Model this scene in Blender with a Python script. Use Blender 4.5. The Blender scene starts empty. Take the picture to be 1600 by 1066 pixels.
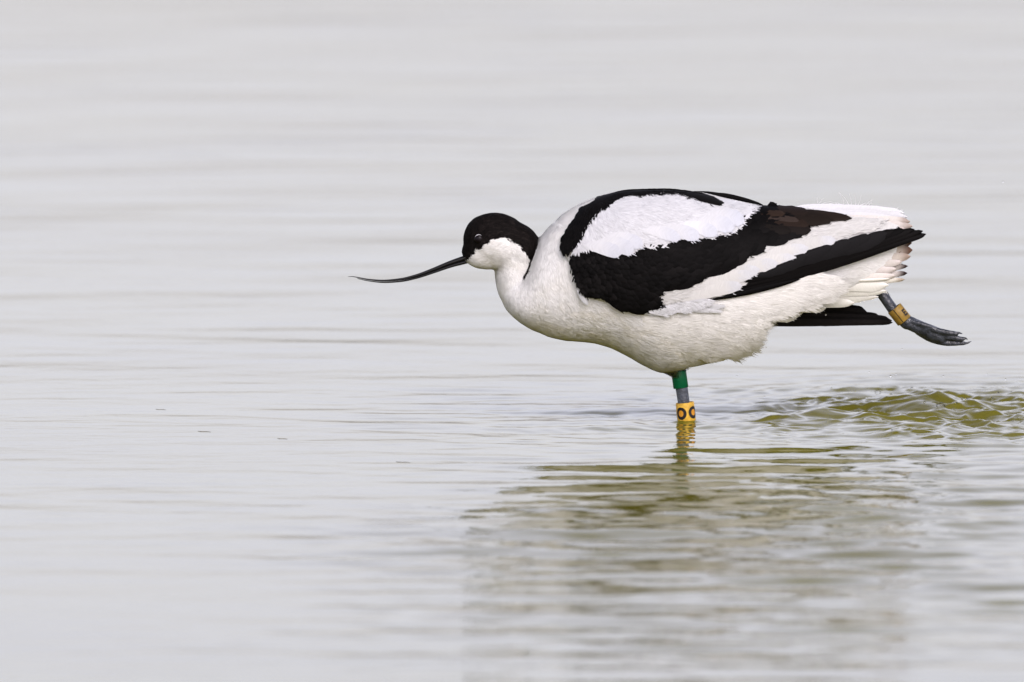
import bpy, bmesh, math, random
import numpy as np
from mathutils import Vector

rng = np.random.default_rng(7)
random.seed(7)
scene = bpy.context.scene
COL = scene.collection

# ------------------------------------------------------------------ camera
PITCH = math.radians(5.2)
DIST = 12.0
S = 0.72 / 1600.0                      # metres per photograph pixel at the bird
TP = math.tan(PITCH)
LEGX, LEGY = 1072.0, 660.0             # where the standing leg meets the water
x0 = (800 - LEGX) * S
z0 = (LEGY - 533) * S / math.cos(PITCH)
cam_d = bpy.data.cameras.new('camera')
cam = bpy.data.objects.new('camera', cam_d)
COL.objects.link(cam)
cam.location = (x0, -DIST * math.cos(PITCH), z0 + DIST * math.sin(PITCH))
cam.rotation_euler = (math.pi / 2 - PITCH, 0, 0)
cam_d.sensor_width = 36
cam_d.lens = 600
cam_d.clip_start = 0.1
cam_d.clip_end = 20000
cam_d.dof.use_dof = True
cam_d.dof.focus_distance = DIST - 0.04
cam_d.dof.aperture_fstop = 12.0
scene.camera = cam

# ------------------------------------------------------------------ light
SUN_EL, SUN_AZ = math.radians(42), math.radians(160)   # azimuth from +Y towards +X
world = bpy.data.worlds.new('World')
scene.world = world
world.use_nodes = True
wn, wl = world.node_tree.nodes, world.node_tree.links
wn.clear()
sky = wn.new('ShaderNodeTexSky')
sky.sky_type = 'NISHITA'
sky.sun_disc = False
sky.sun_elevation = SUN_EL
sky.sun_rotation = SUN_AZ
sky.altitude = 0
sky.air_density = 1.0
sky.dust_density = 3.0
sky.ozone_density = 1.0
hsv = wn.new('ShaderNodeHueSaturation')
hsv.inputs['Saturation'].default_value = 0.36
bg = wn.new('ShaderNodeBackground')
bg.inputs['Strength'].default_value = 0.15
wo = wn.new('ShaderNodeOutputWorld')
wl.new(sky.outputs[0], hsv.inputs['Color'])
# bright hazy band under the cloud, dimmer towards the zenith
tc = wn.new('ShaderNodeTexCoord'); sx = wn.new('ShaderNodeSeparateXYZ')
wl.new(tc.outputs['Generated'], sx.inputs[0])
ramp = wn.new('ShaderNodeValToRGB')
for p_, v_ in ((0.0, 0.86), (0.14, 0.88), (0.32, 0.93), (0.48, 0.84), (0.68, 0.44), (1.0, 0.28)):
    e_ = ramp.color_ramp.elements[0] if p_ == 0 else (ramp.color_ramp.elements[-1] if p_ == 1 else ramp.color_ramp.elements.new(p_))
    e_.color = (v_ * 1.02, v_ * 0.955, v_ * 1.04, 1)
wl.new(sx.outputs['Z'], ramp.inputs[0])
mulw = wn.new('ShaderNodeVectorMath'); mulw.operation = 'MULTIPLY'
wl.new(hsv.outputs[0], mulw.inputs[0]); wl.new(ramp.outputs[0], mulw.inputs[1])
wl.new(mulw.outputs[0], bg.inputs['Color'])
wl.new(bg.outputs[0], wo.inputs['Surface'])
sd = bpy.data.lights.new('sun', 'SUN')
sd.energy = 0.42
sd.angle = math.radians(40)
sd.color = (1.0, 0.97, 0.93)
sun = bpy.data.objects.new('sun', sd)
COL.objects.link(sun)
sdir = Vector((math.sin(SUN_AZ) * math.cos(SUN_EL), math.cos(SUN_AZ) * math.cos(SUN_EL), math.sin(SUN_EL)))
sun.rotation_euler = (-sdir).to_track_quat('-Z', 'Y').to_euler()
sun.location = (0, 3, 6)
vs = scene.view_settings
scene.display_settings.display_device = 'sRGB'
vs.view_transform = 'Standard'
vs.look = 'None'
vs.exposure = 1.08
vs.gamma = 1.0
scene.cycles.use_denoising = True
scene.cycles.max_bounces = 8
scene.cycles.caustics_reflective = False

# ------------------------------------------------------------------ helpers
def B(X, Y, yp=0.0):
    """photograph-pixel units in the bird's middle plane, yp = depth away from it -> metres"""
    X, Y, yp = np.broadcast_arrays(np.asarray(X, float), np.asarray(Y, float), np.asarray(yp, float))
    return np.stack([(X - LEGX) * S, yp * S, (LEGY - Y) * S / math.cos(PITCH)], -1)

def I(X, Y, yp=0.0):
    return B(X, np.asarray(Y, float) + np.asarray(yp, float) * TP, yp)

def hermite(xs, ys, x):
    xs, ys = np.asarray(xs, float), np.asarray(ys, float)
    d = np.diff(ys) / np.diff(xs)
    m = np.zeros_like(ys)
    m[0], m[-1] = d[0], d[-1]
    for i in range(1, len(xs) - 1):
        m[i] = 0 if d[i - 1] * d[i] <= 0 else 2 * d[i - 1] * d[i] / (d[i - 1] + d[i])
    x = np.clip(x, xs[0], xs[-1])
    k = np.clip(np.searchsorted(xs, x) - 1, 0, len(xs) - 2)
    h = xs[k + 1] - xs[k]
    t = (x - xs[k]) / h
    return ((2*t**3 - 3*t**2 + 1) * ys[k] + (t**3 - 2*t**2 + t) * h * m[k]
            + (-2*t**3 + 3*t**2) * ys[k + 1] + (t**3 - t**2) * h * m[k + 1])

def inside(poly, X, Y):
    X, Y = np.asarray(X, float), np.asarray(Y, float)
    r = np.zeros(X.shape, bool)
    n = len(poly)
    for i in range(n):
        (xa, ya), (xb, yb) = poly[i], poly[(i + 1) % n]
        c = (ya > Y) != (yb > Y)
        r ^= c & (X < (xb - xa) * (Y - ya) / ((yb - ya) if yb != ya else 1e-9) + xa)
    return r

def perlin(x, y, seed=0):
    xi, yi = np.floor(x).astype(np.int64), np.floor(y).astype(np.int64)
    xf, yf = x - xi, y - yi
    u, v = xf**3 * (xf * (xf*6 - 15) + 10), yf**3 * (yf * (yf*6 - 15) + 10)
    def g(ix, iy, fx, fy):
        h = (ix * 374761393 + iy * 668265263 + seed * 982451653) & 0xffffffff
        h = ((h ^ (h >> 13)) * 1274126177) & 0xffffffff
        a = (h ^ (h >> 16)) % 6283 / 1000.0
        return np.cos(a) * fx + np.sin(a) * fy
    a = g(xi, yi, xf, yf); b = g(xi + 1, yi, xf - 1, yf)
    c = g(xi, yi + 1, xf, yf - 1); d = g(xi + 1, yi + 1, xf - 1, yf - 1)
    return ((a + (b - a) * u) * (1 - v) + (c + (d - c) * u) * v) * 1.5

class DirField:
    def __init__(self, pts):
        a = np.array([(p[0][0], p[0][1], p[1][0], p[1][1]) for p in pts], float)
        self.p = a[:, :2]
        self.d = a[:, 2:] / np.linalg.norm(a[:, 2:], axis=1)[:, None]
    def __call__(self, X, Y):
        X, Y = np.atleast_1d(X).astype(float), np.atleast_1d(Y).astype(float)
        out = np.zeros((len(X), 2))
        for c in range(0, len(X), 20000):
            q = np.stack([X[c:c+20000], Y[c:c+20000]], -1)
            w = 1.0 / (((q[:, None] - self.p[None])**2).sum(-1) + 30.0)**1.6
            out[c:c+20000] = w @ self.d
        return out / (np.linalg.norm(out, axis=1)[:, None] + 1e-9)

def mesh_np(name, V, F, mats, parent=None, smooth=True, mat_idx=None):
    """V (n,3) array, F list of (m,k) index arrays"""
    me = bpy.data.meshes.new(name)
    V = np.asarray(V, np.float32)
    loops, starts, totals = [], [], []
    off = 0
    for f in F:
        f = np.asarray(f, np.int32)
        if not len(f):
            continue
        k = f.shape[1]
        loops.append(f.ravel())
        starts.append(off + np.arange(len(f)) * k)
        totals.append(np.full(len(f), k))
        off += f.size
    loops, starts, totals = np.concatenate(loops), np.concatenate(starts), np.concatenate(totals)
    me.vertices.add(len(V)); me.vertices.foreach_set('co', V.ravel())
    me.loops.add(len(loops)); me.loops.foreach_set('vertex_index', loops.astype(np.int32))
    me.polygons.add(len(starts))
    me.polygons.foreach_set('loop_start', starts.astype(np.int32))
    me.polygons.foreach_set('loop_total', totals.astype(np.int32))
    me.polygons.foreach_set('use_smooth', np.full(len(starts), smooth))
    if mat_idx is not None:
        me.polygons.foreach_set('material_index', np.asarray(mat_idx, np.int32))
    me.update(calc_edges=True)
    for m in (mats if isinstance(mats, (list, tuple)) else [mats]):
        me.materials.append(m)
    o = bpy.data.objects.new(name, me)
    COL.objects.link(o)
    if parent is not None:
        o.parent = parent
    return o

def attr_col(o, name, C):
    a = o.data.attributes.new(name, 'FLOAT_COLOR', 'POINT')
    C = np.asarray(C, np.float32)
    a.data.foreach_set('color', np.concatenate([C, np.ones((len(C), 1), np.float32)], 1).ravel())

def attr_vec(o, name, N):
    a = o.data.attributes.new(name, 'FLOAT_VECTOR', 'POINT')
    a.data.foreach_set('vector', np.asarray(N, np.float32).ravel())

class MB:
    def __init__(self):
        self.V, self.Q, self.T, self.C, self.A, self.n = [], [], [], [], [], 0
    def add(self, V, Q=None, T=None, C=None, A=None):
        V = np.asarray(V, float)
        if Q is not None and len(Q): self.Q.append(np.asarray(Q) + self.n)
        if T is not None and len(T): self.T.append(np.asarray(T) + self.n)
        self.V.append(V)
        self.C.append(np.broadcast_to(np.asarray(C if C is not None else (.5, .5, .5), float), (len(V), 3)))
        self.A.append(np.broadcast_to(np.asarray(A if A is not None else (0, 0, 0), float), (len(V), 3)))
        self.n += len(V)
    def build(self, name, mat, parent=None, col=True, vec='barb', smooth=True):
        F = ([np.concatenate(self.Q)] if self.Q else []) + ([np.concatenate(self.T)] if self.T else [])
        o = mesh_np(name, np.concatenate(self.V), F, mat, parent, smooth)
        if col:
            attr_col(o, 'Col', np.concatenate(self.C))
            attr_vec(o, vec, np.concatenate(self.A))
        return o

def tube(mb, P, R, n=16, flat=None, C=None, up=(0, 1, 0)):
    """closed tapered tube through the points P with radii R and rounded ends; flat = (scale across, scale along 'up')"""
    P = np.asarray(P, float); R = np.asarray(R, float)
    T = np.gradient(P, axis=0); T /= np.linalg.norm(T, axis=1)[:, None] + 1e-12
    pts, rad, tan = [], [], []
    for a in (80, 55, 28):
        pts.append(P[0] - T[0] * R[0] * math.sin(math.radians(a))); rad.append(R[0] * math.cos(math.radians(a))); tan.append(T[0])
    for p, r, t in zip(P, R, T):
        pts.append(p); rad.append(r); tan.append(t)
    for a in (28, 55, 80):
        pts.append(P[-1] + T[-1] * R[-1] * math.sin(math.radians(a))); rad.append(R[-1] * math.cos(math.radians(a))); tan.append(T[-1])
    up = np.asarray(up, float)
    V = []
    th = np.linspace(0, 2 * np.pi, n, endpoint=False)
    for p, r, t in zip(pts, rad, tan):
        u = up - t * (up @ t); u /= np.linalg.norm(u) + 1e-12
        w = np.cross(t, u)
        fw, fu = flat if flat is not None else (1, 1)
        V.append(p + r * (np.cos(th)[:, None] * w * fw + np.sin(th)[:, None] * u * fu))
    m = len(V)
    V = np.concatenate(V)
    i = np.arange(m - 1)[:, None] * n; j = np.arange(n)[None]; j2 = (j + 1) % n
    Q = np.stack([i + j, i + j2, i + n + j2, i + n + j], -1).reshape(-1, 4)
    c0, c1 = len(V), len(V) + 1
    V = np.concatenate([V, [pts[0]], [pts[-1]]])
    k = np.arange(n)
    T3 = np.concatenate([np.stack([np.full(n, c0), (k + 1) % n, k], -1),
                         np.stack([np.full(n, c1), (m - 1) * n + k, (m - 1) * n + (k + 1) % n], -1)])
    mb.add(V, Q, T3, C)

def spline(pts, n):
    pts = np.asarray(pts, float)
    d = np.concatenate([[0], np.cumsum(np.linalg.norm(np.diff(pts[:, :2], axis=0), axis=1))])
    t = np.linspace(0, d[-1], n)
    return np.stack([hermite(d, pts[:, k], t) for k in range(pts.shape[1])], -1)

def tag(o, label=None, cat=None, group=None, kind=None):
    if label: o['label'] = label
    if cat: o['category'] = cat
    if group: o['group'] = group
    if kind: o['kind'] = kind
    return o

# ------------------------------------------------------------------ materials
def new_mat(name):
    m = bpy.data.materials.new(name); m.use_nodes = True
    nt = m.node_tree
    return m, nt, nt.nodes['Principled BSDF']

def N(nt, t, **kw):
    n = nt.nodes.new(t)
    for k, v in kw.items():
        setattr(n, k, v)
    return n

def feather_mat():
    m, nt, p = new_mat('feather')
    c = N(nt, 'ShaderNodeAttribute', attribute_name='Col')
    b = N(nt, 'ShaderNodeAttribute', attribute_name='barb')
    no = N(nt, 'ShaderNodeTexNoise'); no.inputs['Scale'].default_value = 1.0; no.inputs['Detail'].default_value = 2
    nt.links.new(b.outputs['Vector'], no.inputs['Vector'])
    mr = N(nt, 'ShaderNodeMapRange'); mr.inputs[1].default_value = 0.3; mr.inputs[2].default_value = 0.7
    mr.inputs[3].default_value = 0.93; mr.inputs[4].default_value = 1.03
    nt.links.new(no.outputs['Fac'], mr.inputs[0])
    mx = N(nt, 'ShaderNodeVectorMath', operation='SCALE')
    nt.links.new(c.outputs['Color'], mx.inputs[0]); nt.links.new(mr.outputs[0], mx.inputs['Scale'])
    nt.links.new(mx.outputs[0], p.inputs['Base Color'])
    bu = N(nt, 'ShaderNodeBump'); bu.inputs['Strength'].default_value = 0.10; bu.inputs['Distance'].default_value = 0.0003
    nt.links.new(no.outputs['Fac'], bu.inputs['Height']); nt.links.new(bu.outputs[0], p.inputs['Normal'])
    p.inputs['Roughness'].default_value = 0.6
    p.inputs['Specular IOR Level'].default_value = 0.05
    return m

def strand_mat():
    m, nt, p = new_mat('plumage')
    c = N(nt, 'ShaderNodeAttribute', attribute_name='Col')
    b = N(nt, 'ShaderNodeAttribute', attribute_name='bn')
    nt.links.new(c.outputs['Color'], p.inputs['Base Color'])
    nt.links.new(b.outputs['Vector'], p.inputs['Normal'])
    p.inputs['Roughness'].default_value = 0.75
    p.inputs['Specular IOR Level'].default_value = 0.07
    return m

def skin_mat():
    m, nt, p = new_mat('body_skin')
    c = N(nt, 'ShaderNodeAttribute', attribute_name='Col')
    nt.links.new(c.outputs['Color'], p.inputs['Base Color'])
    p.inputs['Roughness'].default_value = 0.85
    p.inputs['Specular IOR Level'].default_value = 0.1
    return m

def leg_mat(name='leg_scales', k=1.0, rough=0.42):
    m, nt, p = new_mat(name)
    g = N(nt, 'ShaderNodeNewGeometry')
    vo = N(nt, 'ShaderNodeTexVoronoi'); vo.inputs['Scale'].default_value = 620
    no = N(nt, 'ShaderNodeTexNoise'); no.inputs['Scale'].default_value = 190; no.inputs['Detail'].default_value = 4
    nt.links.new(g.outputs['Position'], vo.inputs['Vector']); nt.links.new(g.outputs['Position'], no.inputs['Vector'])
    cr = N(nt, 'ShaderNodeValToRGB')
    cr.color_ramp.elements[0].position = 0.3; cr.color_ramp.elements[0].color = (0.020 * k, 0.024 * k, 0.030 * k, 1)
    cr.color_ramp.elements[1].position = 0.72; cr.color_ramp.elements[1].color = (0.115 * k, 0.13 * k, 0.165 * k, 1)
    nt.links.new(no.outputs['Fac'], cr.inputs[0]); nt.links.new(cr.outputs[0], p.inputs['Base Color'])
    bu = N(nt, 'ShaderNodeBump'); bu.inputs['Strength'].default_value = 0.5; bu.inputs['Distance'].default_value = 0.0006
    nt.links.new(vo.outputs['Distance'], bu.inputs['Height']); nt.links.new(bu.outputs[0], p.inputs['Normal'])
    p.inputs['Roughness'].default_value = rough
    return m

def plain_mat(name, col, rough=0.4, spec=0.5, noise=0.0, scale=200):
    m, nt, p = new_mat(name)
    p.inputs['Roughness'].default_value = rough
    p.inputs['Specular IOR Level'].default_value = spec
    p.inputs['Base Color'].default_value = (*col, 1)
    if noise:
        g = N(nt, 'ShaderNodeNewGeometry')
        no = N(nt, 'ShaderNodeTexNoise'); no.inputs['Scale'].default_value = scale; no.inputs['Detail'].default_value = 4
        nt.links.new(g.outputs['Position'], no.inputs['Vector'])
        cr = N(nt, 'ShaderNodeValToRGB')
        cr.color_ramp.elements[0].position = 0.3; cr.color_ramp.elements[0].color = (*[c * (1 - noise) for c in col], 1)
        cr.color_ramp.elements[1].position = 0.7; cr.color_ramp.elements[1].color = (*[min(1, c * (1 + noise)) for c in col], 1)
        nt.links.new(no.outputs['Fac'], cr.inputs[0]); nt.links.new(cr.outputs[0], p.inputs['Base Color'])
        bu = N(nt, 'ShaderNodeBump'); bu.inputs['Strength'].default_value = 0.15; bu.inputs['Distance'].default_value = 0.0005
        nt.links.new(no.outputs['Fac'], bu.inputs['Height']); nt.links.new(bu.outputs[0], p.inputs['Normal'])
    return m

def water_mat():
    m, nt, p = new_mat('muddy_water')
    g = N(nt, 'ShaderNodeNewGeometry')
    no = N(nt, 'ShaderNodeTexNoise'); no.inputs['Scale'].default_value = 3.0; no.inputs['Detail'].default_value = 3
    nt.links.new(g.outputs['Position'], no.inputs['Vector'])
    cr = N(nt, 'ShaderNodeValToRGB')
    cr.color_ramp.elements[0].position = 0.3; cr.color_ramp.elements[0].color = (0.118, 0.108, 0.009, 1)
    cr.color_ramp.elements[1].position = 0.7; cr.color_ramp.elements[1].color = (0.152, 0.140, 0.014, 1)
    nt.links.new(no.outputs['Fac'], cr.inputs[0]); nt.links.new(cr.outputs[0], p.inputs['Base Color'])
    mp = N(nt, 'ShaderNodeMapping'); mp.inputs['Scale'].default_value = (30, 80, 30)
    n2 = N(nt, 'ShaderNodeTexNoise'); n2.inputs['Scale'].default_value = 1.0; n2.inputs['Detail'].default_value = 3
    nt.links.new(g.outputs['Position'], mp.inputs['Vector']); nt.links.new(mp.outputs[0], n2.inputs['Vector'])
    bu = N(nt, 'ShaderNodeBump'); bu.inputs['Strength'].default_value = 0.10; bu.inputs['Distance'].default_value = 0.003
    nt.links.new(n2.outputs['Fac'], bu.inputs['Height']); nt.links.new(bu.outputs[0], p.inputs['Normal'])
    p.inputs['Roughness'].default_value = 0.03
    p.inputs['IOR'].default_value = 1.36
    return m

def clear_mat(name):
    m, nt, p = new_mat(name)
    p.inputs['Base Color'].default_value = (1, 1, 1, 1)
    p.inputs['Roughness'].default_value = 0.0
    p.inputs['IOR'].default_value = 1.33
    p.inputs['Transmission Weight'].default_value = 1.0
    return m

M_FEATHER, M_STRAND, M_SKIN, M_LEG = feather_mat(), strand_mat(), skin_mat(), leg_mat()
M_WATER = water_mat()

# ------------------------------------------------------------------ water
WAVES = []
for lam, slope, n, spread in ((0.90, 0.0014, 7, 0.9), (0.42, 0.0024, 10, 0.8), (0.22, 0.0034, 12, 0.65), (0.105, 0.0055, 20, 0.24), (0.058, 0.0065, 24, 0.28), (0.031, 0.0040, 24, 0.55)):
    for _ in range(n):
        l = lam * rng.uniform(0.72, 1.35)
        a = rng.normal(0, spread) + math.pi / 2
        k = 2 * math.pi / l
        WAVES.append((k * math.cos(a), k * math.sin(a), rng.uniform(0, 6.28), slope / k * math.sqrt(2.0 / n), l))

def water_height(x, y, spacing=0.001):
    x, y = np.asarray(x, float), np.asarray(y, float)
    h = np.zeros(np.broadcast(x, y).shape)
    e1 = np.clip(0.75 + 0.9 * perlin(x * 0.9, y * 0.4, 3), 0.15, 1.6)
    e2 = np.clip(0.8 + 1.2 * perlin(x * 3.0 + 5, y * 2.2, 4), 0.1, 1.8)
    near = 1.0 + 6.0 * np.exp(-((x - 0.03) / 0.25)**4 - ((y + 0.72) / 0.86)**4)
    for kx, ky, ph, am, l in WAVES:
        w = np.clip((l / spacing - 3) / 3, 0, 1)
        env = 1.0 if l > 0.6 else (e1 if l > 0.17 else (0.45 + 0.55 * e2) * (1 + (near - 1) * (0.7 if l > 0.08 else 1.15)))
        h = h + am * env * w * np.sin(kx * x + ky * y + ph)
    # rings spreading from the standing leg
    r = np.hypot(x, y * 1.0)
    w = np.clip((0.014 / spacing - 3) / 3, 0, 1)
    h = h + w * 0.00040 * np.exp(-r / 0.06) * np.sin(2 * math.pi * r / 0.017 - 1.0)
    # meniscus where the ring touches the surface
    h = h + 0.0012 * np.exp(-np.maximum(r - 0.0066, 0) / 0.0025)
    # churned water where the trailing foot has just left it
    m = (x > -0.1) & (x < 0.75) & (y > -0.6) & (y < 0.9)
    if np.any(m):
        xb, yb = np.broadcast_arrays(x, y)
        xm, ym = xb[m], yb[m]
        wob = 0.25 * perlin(xm * 22, ym * 22, 11)
        d1 = np.hypot((xm - 0.20) / 0.165, (ym - 0.070) / 0.185) + wob
        env = np.clip((1.14 - d1) / 0.55, 0, 1)**1.2
        d2 = np.hypot((xm - 0.19) / 0.26, (ym - 0.065) / 0.31) + wob
        env2 = np.clip((1.1 - d2) / 0.6, 0, 1)
        wx = xm + 0.012 * perlin(xm * 30, ym * 30, 21)
        wy = ym + 0.012 * perlin(xm * 30 + 9, ym * 30, 22)
        t = 0.0074 * (0.42 - np.abs(perlin(wx * 17, wy * 20, 31)))
        t = t + 0.0034 * (0.4 - np.abs(perlin(wx * 38, wy * 42, 32)))
        t = t + 0.0012 * perlin(wx * 85, wy * 110, 33) + 0.0003 * (0.4 - np.abs(perlin(wx * 170, wy * 190, 35)))
        mound = 0.009 * np.exp(-((xm - 0.175) / 0.035)**2 - ((ym - 0.10) / 0.045)**2)
        mound = mound + 0.0095 * np.exp(-((xm - 0.088) / 0.042)**2 - ((ym + 0.005) / 0.030)**2)
        dr = np.hypot((xm - 0.19), (ym - 0.065) / 1.25)
        h[m] += 0.00028 * np.exp(-((dr - 0.19) / 0.06)**2) * np.sin(2 * math.pi * dr / 0.026 + 2.0 * perlin(xm * 9, ym * 9, 36)) * np.clip((0.02 / (spacing if np.isscalar(spacing) else np.broadcast_to(spacing, xb.shape)[m]) - 3) / 3, 0, 1)
        sp = spacing if np.isscalar(spacing) else np.broadcast_to(spacing, xb.shape)[m]
        fade = np.clip((0.012 / sp - 2) / 2, 0, 1)
        h[m] += fade * (env * (t + mound) + env2 * 0.0011 * perlin(wx * 34, wy * 44, 34))
    return h

def axis(segs, far=4000.0):
    a = [segs[0][0]]
    for s0, s1, st in segs:
        n = max(1, int(round((s1 - s0) / st)))
        a += list(np.linspace(s0, s1, n + 1)[1:])
    def grow(p, st):
        out, s = [], st
        while abs(p) < far:
            s *= 1.09; p += s; out.append(p)
        return out
    hi = grow(a[-1], segs[-1][2])
    lo = [-v for v in grow(-a[0], segs[0][2])][::-1]
    return np.array(lo + a + hi)

XS = axis([(-1.0, -0.62, 0.004), (-0.62, 0.03, 0.002), (0.03, 0.30, 0.0011), (0.30, 0.8, 0.004)])
YS = axis([(-3.2, -2.3, 0.009), (-2.3, -0.3, 0.004), (-0.3, 0.42, 0.0016), (0.42, 4.4, 0.007), (4.4, 6, 0.016)])
GX, GY = np.meshgrid(XS, YS)
SPC = np.maximum(np.gradient(XS)[None] * 0.5, np.gradient(YS)[:, None])
Hh = water_height(GX, GY, SPC)
nx, ny = len(XS), len(YS)
idx = np.arange(nx * ny).reshape(ny, nx)
quads = np.stack([idx[:-1, :-1], idx[:-1, 1:], idx[1:, 1:], idx[1:, :-1]], -1).reshape(-1, 4)
water = mesh_np('water', np.stack([GX, GY, Hh], -1).reshape(-1, 3), [quads], M_WATER)
tag(water, kind='structure')

# ------------------------------------------------------------------ bird: outlines in photograph pixels
TR = np.array([  # X, top, bottom, half width
    (783, 456, 466, 6), (789, 446, 480, 26), (799, 436, 492, 44), (812, 430, 503, 57), (824, 416, 511, 66), (834, 395, 516, 72),
    (844, 374, 520, 77), (857, 357, 525, 83), (872, 342, 529, 89), (892, 328, 532, 97), (920, 314, 534, 104),
    (950, 305, 541, 109), (985, 299, 558, 112), (1012, 298, 573, 113), (1036, 298, 582, 113), (1062, 300, 577, 112),
    (1100, 305, 568, 108), (1140, 314, 555, 100), (1168, 320, 531, 92), (1195, 324, 502, 82), (1225, 326, 489, 72),
    (1262, 327, 477, 60), (1310, 329, 464, 46), (1360, 334, 447, 32), (1395, 342, 428, 20), (1412, 356, 405, 8)], float)
HU = np.array([
    (840, 368, 535, 84), (870, 337, 538, 95), (892, 322, 541, 103), (920, 308, 545, 111), (950, 299, 551, 116), (985, 293, 561, 119),
    (1040, 292, 576, 120), (1090, 297, 576, 116), (1140, 308, 566, 107), (1190, 317, 548, 95), (1260, 321, 514, 76),
    (1330, 324, 484, 57), (1400, 334, 455, 40), (1460, 345, 425, 26)], float)

def loft_y(st, X, Ym, e=2.15):
    top, bot, hw = (hermite(st[:, 0], st[:, k], X) for k in (1, 2, 3))
    t = np.abs((Ym - (top + bot) / 2) / ((bot - top) / 2))
    return hw * (1 - np.clip(t, 0, 0.995)**e)**(1 / e)

def hull_pt(X, Y, off, side=-1):
    """a point seen at photograph pixel X,Y on the near flank -> metres, off = pixels proud of the wing hull"""
    X, Y = np.asarray(X, float), np.asarray(Y, float)
    y = np.full(np.broadcast(X, Y).shape, 80.0)
    for _ in range(6):
        y = 0.5 * y + 0.5 * loft_y(HU, X, Y - y * TP)
    topm = hermite(HU[:, 0], HU[:, 1], X) + 3.0
    Ym = Y - y * TP
    Ym = np.where((X < 1200) & (Ym < topm), topm - 0.12 * (topm - Ym), Ym)
    return B(X, Ym + (13.0 if side > 0 else 0.0), side * (y + off))

HEADCAP = [(723, 404), (733, 402.5), (737, 398), (743, 392), (752, 387), (758, 382), (766, 376), (776, 373), (789, 373), (798, 378),
           (810, 385), (820, 394), (825, 405), (825, 417), (818, 433), (823, 435), (832, 416), (839, 394), (846, 371), (845, 358), (815, 325),
           (770, 315), (725, 330), (712, 370), (716, 400)]

def body_color(X, Y):
    jx = X + 1.5 * perlin(X * 0.16, Y * 0.16, 5)
    jy = Y + 1.5 * perlin(X * 0.16 + 40, Y * 0.16, 6)
    C = np.empty((len(X), 3)); C[:] = (0.82, 0.815, 0.79)
    mottle = np.clip(perlin(X * 0.03, Y * 0.04, 8) + 0.4 * perlin(X * 0.09, Y * 0.1, 9), 0, 1)
    low = np.clip((Y - 440) / 90, 0, 1)
    C -= (mottle * 0.12 * (0.3 + low))[:, None] * np.array([0.5, 0.7, 1.2])  # random yellowish mottling, stronger towards the belly
    cap = inside(HEADCAP, jx, jy)
    C[cap] = (0.0035, 0.003, 0.003)
    return C

def project_px(P):
    """near-side photograph pixel of points P, far side mirrored"""
    yp = -np.abs(P[:, 1]) / S
    X = P[:, 0] / S + LEGX
    Ym = LEGY - P[:, 2] / S * math.cos(PITCH)
    return X, Ym - yp * TP

# ---- body mesh: trunk, neck, head, legs and feet in one skin
bm_ = MB()
XT = np.concatenate([np.linspace(783, 850, 28), np.linspace(855, 1412, 80)])
th = np.linspace(0, 2 * np.pi, 56, endpoint=False)
top, bot, hw = (hermite(TR[:, 0], TR[:, k], XT) for k in (1, 2, 3))
e = 2 / 2.15
cy_, sy_ = np.sign(np.cos(th)) * np.abs(np.cos(th))**e, np.sign(np.sin(th)) * np.abs(np.sin(th))**e
ringX = np.repeat(XT[:, None], 56, 1)
ringY = ((top + bot) / 2)[:, None] + ((bot - top) / 2)[:, None] * sy_[None]
ringD = hw[:, None] * cy_[None]
V = B(ringX, ringY, ringD).reshape(-1, 3)
m = len(XT)
i = np.arange(m - 1)[:, None] * 56; j = np.arange(56)[None]; j2 = (j + 1) % 56
Q = np.stack([i + j, i + j2, i + 56 + j2, i + 56 + j], -1).reshape(-1, 4)
k = np.arange(56)
V = np.concatenate([V, V[:56].mean(0)[None], V[-56:].mean(0)[None]])
T3 = np.concatenate([np.stack([np.full(56, m * 56), (k + 1) % 56, k], -1),
                     np.stack([np.full(56, m * 56 + 1), (m - 1) * 56 + k, (m - 1) * 56 + (k + 1) % 56], -1)])
bm_.add(V, Q, T3)

def ellipsoid(mb, c, r, rotz=0.0, n=28):
    """c, r in photograph pixels: (X, Y, depth); rotz turns it in the picture's plane"""
    u = np.linspace(0, 2 * np.pi, n, endpoint=False); v = np.linspace(-np.pi / 2, np.pi / 2, n // 2 + 1)[1:-1]
    vv, uu = np.meshgrid(v, u, indexing='ij')
    lx, ly, ld = r[0] * np.sin(vv), r[1] * np.cos(vv) * np.cos(uu), r[2] * np.cos(vv) * np.sin(uu)
    ca, sa = math.cos(rotz), math.sin(rotz)
    P = B(c[0] + lx * ca - ly * sa, c[1] + lx * sa + ly * ca, c[2] + ld).reshape(-1, 3)
    mm = len(v)
    a = np.arange(mm - 1)[:, None] * n; b = np.arange(n)[None]; b2 = (b + 1) % n
    q = np.stack([a + b, a + b2, a + n + b2, a + n + b], -1).reshape(-1, 4)
    e0 = B(c[0] - r[0] * ca, c[1] - r[0] * sa, c[2]); e1 = B(c[0] + r[0] * ca, c[1] + r[0] * sa, c[2])
    P = np.concatenate([P, [e0], [e1]])
    kk = np.arange(n)
    t = np.concatenate([np.stack([np.full(n, mm * n), (kk + 1) % n, kk], -1),
                        np.stack([np.full(n, mm * n + 1), (mm - 1) * n + kk, (mm - 1) * n + (kk + 1) % n], -1)])
    mb.add(P, q, t)

# head: crown, forehead, cheek, face; then the neck folding down into the breast
ellipsoid(bm_, (776, 376, 0), (51, 43, 41), 0.20)
ellipsoid(bm_, (757, 374, 0), (33, 38, 33), 0.1)
ellipsoid(bm_, (757, 396, 0), (36, 25, 28), 0.12)
ellipsoid(bm_, (808, 384, 0), (40, 34, 38), 0.75)
neck = spline([(795, 388, 0), (806, 410, 0), (808, 432, 0), (814, 452, 0), (834, 468, 0)], 14)
tube(bm_, B(neck[:, 0], neck[:, 1], neck[:, 2]), np.linspace(33, 36, 14) * S, 28)
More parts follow.
